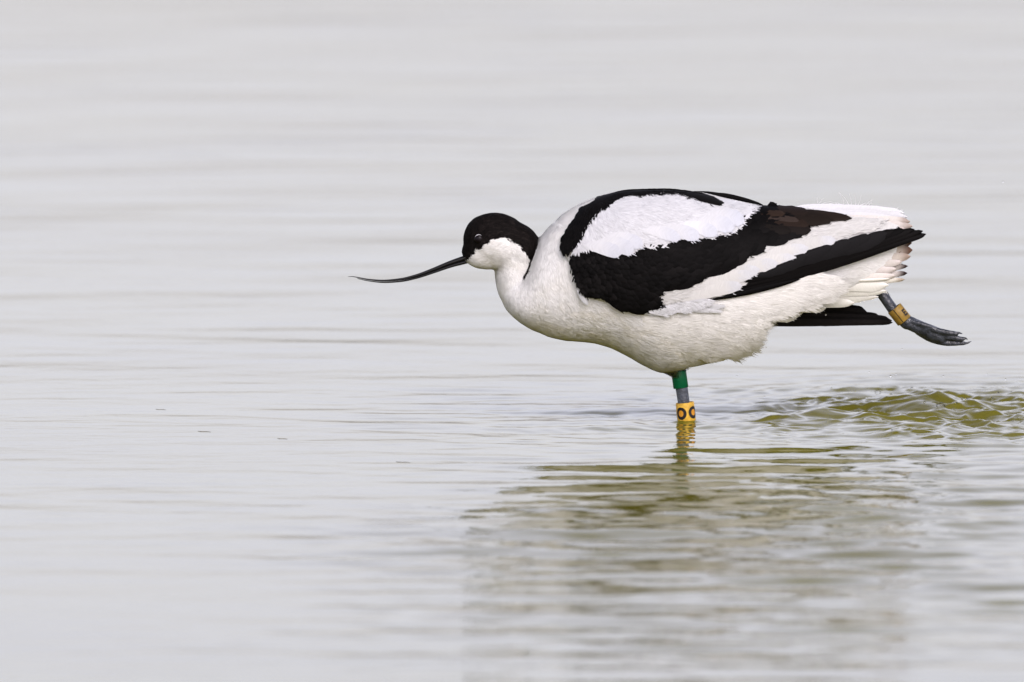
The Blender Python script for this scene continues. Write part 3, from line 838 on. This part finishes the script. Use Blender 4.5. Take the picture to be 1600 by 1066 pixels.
d3 -= sn * (d3 * sn).sum(1)[:, None]
d3 /= np.linalg.norm(d3, axis=1)[:, None] + 1e-9
head = SX < 845
L_ = np.where(head, rng.uniform(3.0, 5.5, NS), rng.uniform(5.5, 10.0, NS)) / 1000
rear = np.clip((SX - 1060) / 90, 0, 1) * np.clip((SY - 470) / 30, 0, 1)
L_ = L_ * (1 + 0.9 * rear * rng.uniform(0.2, 1, NS)) * (1 + 0.9 * np.clip((SX - 900) / 80, 0, 1) * np.clip((SY - 470) / 30, 0, 1))
clump = np.clip(perlin(SX * 0.10, SY * 0.12, 43), -1, 1)
lift = (0.00035 + 0.00018 * clump + 0.0002 * rng.random(NS)) * np.where(head, 0.75, 1.15) * (1 + 2.2 * rear)
wdt = np.where(head, 0.00028, 0.00034) * rng.uniform(0.7, 1.3, NS)
from mathutils.bvhtree import BVHTree
bvh = BVHTree.FromPolygons([tuple(v) for v in P.tolist()], FQ.tolist())
rows_c = [sp_ - sn * 0.0003]
free = np.clip(rear * 1.3, 0, 1)
for t in (0.35, 0.7, 1.0):
    q = sp_ + d3 * (L_ * t)[:, None]
    on_s = q.copy()
    for n_, v_ in enumerate(q.tolist()):
        hit = bvh.find_nearest(v_, 0.02)
        if hit[0] is not None:
            on_s[n_] = hit[0]
    q = on_s * (1 - (free * t * 0.8)[:, None]) + q * (free * t * 0.8)[:, None]
    rows_c.append(q + sn * (lift * (2.2 * t - 1.0 * t * t) - 0.0001)[:, None])
sd3 = np.cross(sn, d3)
SC = body_color(SX + d2[:, 0] * 3, SY + d2[:, 1] * 3)
dark = SC[:, 0] < 0.1
SC *= (rng.uniform(0.95, 1.04, NS) * (1 + 0.03 * clump))[:, None]
SC[dark] *= (rng.uniform(0.6, 2.5, dark.sum()) + 6.0 * np.clip(perlin(SX[dark] * 0.09, SY[dark] * 0.22, 44), 0, 1) * rng.random(dark.sum()))[:, None] * np.array([1.1, 1.0, 0.9])  # clumps of lighter, browner strands paint highlights into the black cap
SN = sn + sd3 * (rng.normal(0, 0.15, NS) + 0.09 * clump)[:, None] + d3 * (0.06 + rng.normal(0, 0.09, NS))[:, None]
SN /= np.linalg.norm(SN, axis=1)[:, None]

def strand_mesh(name, rows_c, sd, wdt, C, Nn, parent):
    n = len(wdt)
    rows = []
    for c_, wf in zip(rows_c, (0.8, 1.0, 0.75, 0.12)):
        rows += [c_ - sd * (wdt * wf)[:, None], c_ + sd * (wdt * wf)[:, None]]
    V = np.stack(rows, 1).reshape(-1, 3)
    b_ = np.arange(n)[:, None] * 8
    q = np.concatenate([b_ + np.array([1, 0, 2, 3]), b_ + np.array([3, 2, 4, 5]), b_ + np.array([5, 4, 6, 7])])
    o = mesh_np(name, V, [q], M_STRAND, parent)
    attr_col(o, 'Col', np.repeat(np.clip(C, 0, .9), 8, 0)); attr_vec(o, 'bn', np.repeat(Nn, 8, 0))
    return o
strand_mesh('plumage', rows_c, sd3, wdt, SC, SN, body)

def tract_strands(name, poly, n, dirf, length, off, col, parent, ptf, side=-1, width=0.00042, over=0.5, droop=0.0, rough=0.16, streak=0.03):
    """fine barbs lying over a feather tract; those near its edge run a little past it"""
    a = np.array(poly)
    X = rng.uniform(a[:, 0].min(), a[:, 0].max(), n * 3); Y = rng.uniform(a[:, 1].min(), a[:, 1].max(), n * 3)
    k = inside(poly, X, Y); X, Y = X[k][:n], Y[k][:n]; m_ = len(X)
    D = dirf(X, Y)
    cl = perlin(X * 0.09, Y * 0.13, 91)
    an = 0.35 * perlin(X * 0.04, Y * 0.06, 92) + 0.25 * cl + rng.normal(0, 0.09, m_)
    D = np.stack([D[:, 0] * np.cos(an) - D[:, 1] * np.sin(an), D[:, 0] * np.sin(an) + D[:, 1] * np.cos(an)], -1)
    Lp = rng.uniform(0.6, 1.2, m_) * (length(X, Y) if callable(length) else length)
    tip_in = inside(poly, X + D[:, 0] * Lp, Y + D[:, 1] * Lp)
    Lp = np.where(tip_in, Lp, Lp * over)
    lf = 0.5 + 0.5 * rng.random(m_) + 0.5 * cl
    o_ = off(X, Y) if callable(off) else off
    pts = [ptf(X + D[:, 0] * Lp * t, Y + D[:, 1] * Lp * t + droop * Lp * t * t, o_ + (-1.2 + 2.6 * t) * lf * 0.8, side) for t in (0, .35, .7, 1.0)]
    e1 = ptf(X + D[:, 0], Y + D[:, 1], o_, side) - ptf(X, Y, o_, side); e2 = ptf(X - D[:, 1], Y + D[:, 0], o_, side) - ptf(X, Y, o_, side)
    nn = np.cross(e1, e2); nn /= np.linalg.norm(nn, axis=1)[:, None] + 1e-12
    nn *= np.sign(nn[:, 1] * side + 1e-9)[:, None]
    e1 /= np.linalg.norm(e1, axis=1)[:, None] + 1e-12
    sd = np.cross(nn, e1)
    Nn = nn + sd * (rng.normal(0, rough, m_) + 0.18 * cl)[:, None] + e1 * (0.05 + rng.normal(0, rough * .6, m_))[:, None]
    Nn /= np.linalg.norm(Nn, axis=1)[:, None]
    C = np.asarray(col, float)[None] * (rng.uniform(0.9, 1.05, m_) * (1 + streak * cl))[:, None]
    return strand_mesh(name, pts, sd, rng.uniform(0.7, 1.3, m_) * width, C, Nn, parent)

tract_strands('shoulder_barbs', P_SCAP, 5000, WD, 17, 7.6, WHT, wing, hull_pt, over=0.45)
tract_strands('secondary_barbs', P_SEC, 2500, WD, 17, 3.6, SECW, wing, hull_pt, over=0.4)
tract_strands('stripe_barbs', P_SCAPLINE, 5000, WD, 13, 7.8, np.array(BLK) * 1.6, wing, hull_pt, over=0.5, rough=0.3)
tract_strands('covert_barbs', P_BLACKCOV, 1800, WD, 14, 5.6, np.array(BLK) * 1.6, wing, hull_pt, over=0.35, rough=0.3)
P_TUFT = [(1005, 489), (1030, 480), (1060, 473), (1106, 467), (1100, 474), (1085, 481), (1060, 487), (1030, 491)]
tract_strands('carpal_barbs', P_TUFT, 1800, FLD, 16, 5.2, WHT, wing, hull_pt, over=0.8, droop=0.05)
FL2 = P_FLANK[:-8] + [(1220, 489), (1188, 498), (1180, 518), (1170, 544), (1148, 556), (1110, 562), (1065, 560), (1030, 540), (1005, 515)]
tract_strands('flank_barbs', FL2, 20000, FLD, lambda X, Y: 30 + 12 * np.clip((X - 1060) / 100, 0, 1), lambda X, Y: 1.0 + 1.4 * perlin(X * 0.03, Y * 0.09, 95), (0.82, 0.81, 0.77), flank, flank_pt, over=0.5, droop=0.05, rough=0.11, streak=0.035, width=0.00034)
EDGE = [(1240, 492), (1226, 492), (1204, 493), (1188, 501), (1182, 516), (1182, 532), (1172, 542), (1160, 549), (1146, 556), (1128, 561), (1108, 566), (1085, 569), (1070, 572)]
mb = MB()
for (ex, ey_) in EDGE:
    for q in range(5):
        tx, ty = ex + rng.uniform(-8, 10), ey_ + rng.uniform(-10, 4)
        ln_ = rng.uniform(38, 60)
        dv = np.array([0.96, 0.20 + 0.2 * rng.random() * (ex > 1100)]); dv /= np.hypot(*dv)
        pr_ = rng.uniform(0.05, 0.95)
        feather(mb, np.array([tx, ty]) - dv * ln_, (tx, ty), rng.uniform(10, 17), -6 - 40 * pr_ * (ex < 1240), -3 - 40 * pr_ * (ex < 1240), (0.79, 0.78, 0.73), None, 2, -1, False, 0.8, 16, ptf=flank_pt, ni=9, nj=3)
mb.build('belly_edge_feathers', M_FEATHER, flank)

# wispy plumes lifted off the rump
mb = MB()
for (x0_, y0_, x1_, y1_, x2_, y2_) in [(1277, 322, 1281, 316, 1286, 310), (1278, 322, 1290, 315, 1300, 316), (1280, 322, 1276, 316, 1276, 309), (1282, 322, 1294, 318, 1310, 316), (1318, 323, 1319, 314, 1311, 302), (1326, 323, 1324, 312, 1310, 301),
                                       (1330, 323, 1331, 313, 1326, 303), (1336, 324, 1338, 314, 1334, 304), (1338, 324, 1344, 315, 1345, 305), (1340, 324, 1350, 317, 1360, 315), (1346, 324, 1355, 319, 1362, 312), (1352, 325, 1358, 320, 1361, 316), (1335, 324, 1348, 318, 1362, 318), (1344, 325, 1352, 322, 1364, 321)]:
    t = np.linspace(0, 1, 9)[:, None]
    p = (1 - t)**2 * np.array([x0_, y0_]) + 2 * t * (1 - t) * np.array([x1_, y1_]) + t * t * np.array([x2_, y2_])
    tube(mb, B(p[:, 0], p[:, 1], -4 + 8 * rng.random()), np.linspace(0.5, 0.15, 9) * S, 6, C=(0.72, 0.72, 0.72))
mb.build('rump_plumes', M_FEATHER, avocet)

# ------------------------------------------------------------------ bill and eyes
M_BILL = plain_mat('bill_horn', (0.005, 0.005, 0.0055), 0.34, 0.3, 0.3, 400)
BX = [(738, 402.5), (724, 407), (712, 410.5), (700, 414.5), (675, 424), (650, 432.5), (625, 438), (600, 439.8), (578, 438), (560, 434.5), (550, 432.6), (544, 432.6)]
BT = [13.5, 12.8, 11.6, 10.4, 8.4, 7.0, 6.0, 5.0, 3.8, 2.6, 1.7, 0.9]
c = spline([(x, y, t) for (x, y), t in zip(BX, BT)], 40)
tn = np.gradient(c[:, :2], axis=0); tn /= np.linalg.norm(tn, axis=1)[:, None]; pn = np.stack([-tn[:, 1], tn[:, 0]], -1)
pn *= np.sign(pn[:, 1])[:, None]
mb = MB()
u = c[:, :2] - pn * (c[:, 2] * 0.22)[:, None]
tube(mb, B(u[:, 0], u[:, 1]), c[:, 2] * 0.36 * S, 18, flat=(0.85, 1.0))
mb.build('upper_mandible', M_BILL, avocet, col=False)
mb = MB()
kk = 37
u = c[:kk, :2] + pn[:kk] * (c[:kk, 2] * 0.26 + np.linspace(0, 0.5, kk))[:, None]
tube(mb, B(u[:, 0], u[:, 1]), c[:kk, 2] * 0.27 * S * np.linspace(1, 0.8, kk), 18, flat=(0.9, 1.2))
mb.build('lower_mandible', M_BILL, avocet, col=False)

M_EYE = plain_mat('eye_dark', (0.006, 0.004, 0.005), 0.10, 0.14)
M_RIM = plain_mat('eyelid_highlight', (0.6, 0.6, 0.62), 0.5, 0.3)  # pale arc of the upper lid, its highlight put into the colour
def surf_y(X, Y):
    near_ = np.hypot(PX - X, PY - Y) < 4
    near_ &= P[:, 1] < 0
    return -P[near_, 1].mean() / S
ey = surf_y(748.5, 374)
def eye(side):
    mb = MB()
    Ym_ = 374 - ey * TP
    ellipsoid(mb, (748.5, Ym_, side * (ey - 1.0)), (7.2, 6.8, 4.4), 0)
    o = mb.build('eye', M_EYE, avocet, col=False)
    mb = MB()
    for a0, a1, r_ in ((212, 300, 0.55),):
        a = np.radians(np.linspace(a0, a1, 14))
        tube(mb, B(748.5 + 7.2 * np.cos(a), Ym_ + 6.9 * np.sin(a), side * (ey + 1.2)), np.full(14, r_) * S * np.sin(np.linspace(0.3, 2.84, 14)), 8)
    mb.build('eyelid_highlight', M_RIM, o, col=False)
eye(-1); eye(1)

# ------------------------------------------------------------------ leg rings
def ring(name, pa, pb, r, wall, mat, label, taper=1.0):
    pa, pb = np.asarray(pa), np.asarray(pb)
    ax = pb - pa; Lr = np.linalg.norm(ax); ax = ax / Lr
    f = np.array([0, -1.0, 0]); f = f - ax * (f @ ax); f /= np.linalg.norm(f)
    rt = np.cross(ax, f) * -1.0
    if rt[0] < 0: rt = -rt
    n = 40
    prof = [(0.0, r - wall), (0.0, r - 0.35 * S), (0.4 * S, r), (Lr - 0.4 * S, r * taper), (Lr, (r - 0.35 * S) * taper), (Lr, (r - wall) * taper)]
    th_ = np.linspace(0, 2 * np.pi, n, endpoint=False)
    V = np.concatenate([pa + ax * h + rr * (np.cos(th_)[:, None] * f + np.sin(th_)[:, None] * rt) for h, rr in prof])
    mm = len(prof)
    a = np.arange(mm)[:, None] * n; a2 = ((np.arange(mm) + 1) % mm)[:, None] * n; b = np.arange(n)[None]; b2 = (b + 1) % n
    q = np.stack([a + b, a + b2, a2 + b2, a2 + b], -1).reshape(-1, 4)
    o = mesh_np(name, V, [q], mat, avocet, True)
    md = o.modifiers.new('EdgeSplit', 'EDGE_SPLIT'); md.split_angle = math.radians(50)
    o['label'] = label
    def on(thd, h, lift=0.25):
        t = np.radians(thd)
        return pa + ax * (np.asarray(h)[..., None]) + (r + lift * S) * (np.cos(t)[..., None] * f + np.sin(t)[..., None] * rt)
    return o, on, Lr

M_GREEN = plain_mat('green_plastic', (0.001, 0.105, 0.036), 0.4, 0.2, 0.12, 160)
M_YEL = plain_mat('yellow_plastic', (0.62, 0.37, 0.045), 0.45, 0.22, 0.28, 330)
M_YEL2 = plain_mat('worn_yellow_plastic', (0.27, 0.165, 0.028), 0.42, 0.3, 0.3, 300)
M_INK = plain_mat('black_ink', (0.012, 0.010, 0.010), 0.5, 0.3)
M_ORG = plain_mat('orange_ink', (0.62, 0.27, 0.02), 0.45, 0.35)
ring('leg_ring', I(1059.0, 571, 0), I(1064.0, 606, 0), 11.8 * S, 2.0 * S, M_GREEN, 'plain green ring high on the standing leg')
yo, on, Lr = ring('leg_ring', I(1070.0, 629, 0), I(1074.2, 668, 0), 14.4 * S, 1.6 * S, M_YEL, 'yellow ring with black letter O just above the water')

def o_glyph(on, parent, th0, h0, rth, rh, str_th, str_h, mat, lift=0.25, fillin=None):
    n = 36
    a = np.linspace(0, 2 * np.pi, n, endpoint=False)
    for nm, (r0t, r0h), (r1t, r1h), mt in ([('ring_letter', (rth - str_th, rh - str_h), (rth, rh), mat)] + ([('ring_letter_centre', (0, 0), (rth - str_th, rh - str_h), fillin)] if fillin else [])):
        V = np.concatenate([on(th0 + r0t * np.cos(a), h0 + r0h * np.sin(a), lift), on(th0 + r1t * np.cos(a), h0 + r1h * np.sin(a), lift)])
        k = np.arange(n); k2 = (k + 1) % n
        mesh_np(nm, V, [np.stack([k, k2, n + k2, n + k], -1)], mt, parent, True)
for t0 in (-32, 53, 140, 232):
    o_glyph(on, yo, t0, 15.8 * S, 36, 9.8 * S, 19, 4.8 * S, M_INK, 0.3, M_ORG)

a_, b_ = I(1397.5, 481.5, RL), I(1413.5, 501.5, RL)
yo2, on2, Lr2 = ring('leg_ring', a_, b_, 12.6 * S, 1.8 * S, M_YEL2, 'worn yellow ring on the trailing leg')
def bars(rects, name, mat, lift):
    mb = MB()
    for (t0, t1, h0, h1) in rects:
        tt = np.linspace(t0, t1, 7)
        V = np.concatenate([on2(tt, np.full(7, h0 * Lr2), lift), on2(tt, np.full(7, h1 * Lr2), lift)])
        k = np.arange(6)
        mb.add(V, np.stack([k, k + 1, 7 + k + 1, 7 + k], -1))
    mb.build(name, mat, yo2, col=False)
bars([(32, 41, .34, .78), (41, 64, .34, .44), (41, 60, .51, .60), (41, 64, .68, .78)], 'ring_letter', M_INK, 0.3)
bars([(-14, -8, 0.03, 0.97)], 'ring_seam', M_INK, 0.25)

# ------------------------------------------------------------------ bubbles, droplets and floating bits
def water_xy(X, Y):
    """water point seen at photograph pixel X,Y"""
    y = (LEGY - Y) * S / math.sin(PITCH)
    for _ in range(4):
        kf = (DIST + y * math.cos(PITCH)) / DIST
        x = (X - 800) * S * kf + x0
        v = (533 - Y) * S / DIST
        t = cam.location.z / (math.sin(PITCH) - v * math.cos(PITCH))
        y = cam.location.y + t * (math.cos(PITCH) + v * math.sin(PITCH))
    return x, y

M_CLEAR = clear_mat('clear_water')
def bubble_mat():
    m, nt, p = new_mat('bubble_film')
    nt.nodes.remove(p)
    tr = N(nt, 'ShaderNodeBsdfTransparent'); gl = N(nt, 'ShaderNodeBsdfGlossy'); gl.inputs['Roughness'].default_value = 0.02
    fr = N(nt, 'ShaderNodeFresnel'); fr.inputs['IOR'].default_value = 1.22
    mx = N(nt, 'ShaderNodeMixShader')
    nt.links.new(fr.outputs[0], mx.inputs[0]); nt.links.new(tr.outputs[0], mx.inputs[1]); nt.links.new(gl.outputs[0], mx.inputs[2])
    nt.links.new(mx.outputs[0], nt.nodes['Material Output'].inputs['Surface'])
    return m
M_BUB = bubble_mat()
def dome(name, c, r, mat, squash=1.0, full=False):
    n, mrow = 20, 10
    v = np.linspace(-np.pi / 2 if full else -0.25, np.pi / 2, mrow + 1)[1 if full else 0:-1]
    u = np.linspace(0, 2 * np.pi, n, endpoint=False)
    vv, uu = np.meshgrid(v, u, indexing='ij')
    V = np.stack([r * np.cos(vv) * np.cos(uu), r * np.cos(vv) * np.sin(uu), r * squash * np.sin(vv)], -1).reshape(-1, 3)
    mm = len(v)
    a = np.arange(mm - 1)[:, None] * n; b = np.arange(n)[None]; b2 = (b + 1) % n
    q = np.stack([a + b, a + b2, a + n + b2, a + n + b], -1).reshape(-1, 4)
    V = np.concatenate([V, [[0, 0, r * squash]]] + ([[[0, 0, -r * squash]]] if full else []))
    k = np.arange(n)
    t = [np.stack([(mm - 1) * n + k, (mm - 1) * n + (k + 1) % n, np.full(n, mm * n)], -1)]
    if full: t.append(np.stack([(k + 1) % n, k, np.full(n, mm * n + 1)], -1))
    o = mesh_np(name, V, [q, np.concatenate(t)], mat)
    o.location = c
    return o
for X, Y, r, lab in ((1470, 648, 7, 'larger clear bubble floating in the front of the churned olive water'), (1372, 615, 4.5, 'smaller clear bubble on the back edge of the churned olive water')):
    x, y = water_xy(X, Y)
    h = float(water_height(np.array([x]), np.array([y]), 0.001)[0])
    tag(dome('bubble', (x, y, h), r * S, M_BUB, 0.8), lab, 'bubble', 'bubbles on the churned water')
for X, Y, r in ((1392, 618, 3), (1404, 622, 2.5), (1410, 628, 2.2), (1388, 625, 2), (1503, 640, 2.5), (1511, 643, 3), (1495, 646, 2), (1550, 628, 3), (1336, 612, 2.5), (1300, 610, 2.2), (1425, 610, 2.5), (1445, 645, 2.4), (1394, 677, 2), (1460, 655, 2.2), (1560, 616, 3), (1580, 622, 2.5)):
    x, y = water_xy(X, Y)
    h = float(water_height(np.array([x]), np.array([y]), 0.001)[0])
    tag(dome('bubble', (x, y, h), r * S, M_CLEAR, 0.9), 'tiny bead of water or foam glinting on the churned olive patch', 'bubble', 'foam beads on the churned water')
for X, Y, yp, r in ((1393, 588, 60, 1.7), (1402, 585, 80, .9), (1360, 582, 90, 1.1), (1573, 593, 60, 1.3), (1567, 284, 20, 1.2), (1196, 543, -60, 1.1), (1410, 546, 10, 1.2), (1195, 620, 20, 1.3), (1152, 588, 30, 1.0), (1476, 588, 80, 1.1), (1544, 585, 70, 1.0), (1289, 492, -70, 1.1)):
    tag(dome('water_droplet', I(X, Y, yp), r * S, M_CLEAR, 1.0, True), 'tiny clear drop of water flung up around the striding bird', 'water drop', 'water drops in the air')
M_BIT = plain_mat('wet_weed', (0.20, 0.19, 0.17), 0.5, 0.4, 0.3, 300)
for X, Y, ln, r in ((251, 640, 16, .7), (319, 675, 20, .8), (441, 686, 16, .7), (630, 722, 22, .7)):
    x, y = water_xy(X, Y)
    t = np.linspace(-.5, .5, 7)
    xs_ = x + t * ln * S; ys_ = y - t * ln * S * 0.8 + 0.0012 * np.sin(t * 6)
    hs = water_height(xs_, ys_, 0.001) + 0.2 * S
    o = MB(); tube(o, np.stack([xs_ - x, ys_ - y, hs - hs[3]], -1), np.array([.5, .8, 1, 1, .9, .7, .4]) * r * 0.6 * S, 8)
    ob = o.build('floating_weed', M_BIT, None, col=False); ob.location = (x, y, hs[3])
    tag(ob, 'thin dark sliver of weed floating on the calm water left of the bird', 'weed', 'slivers of weed on the water')
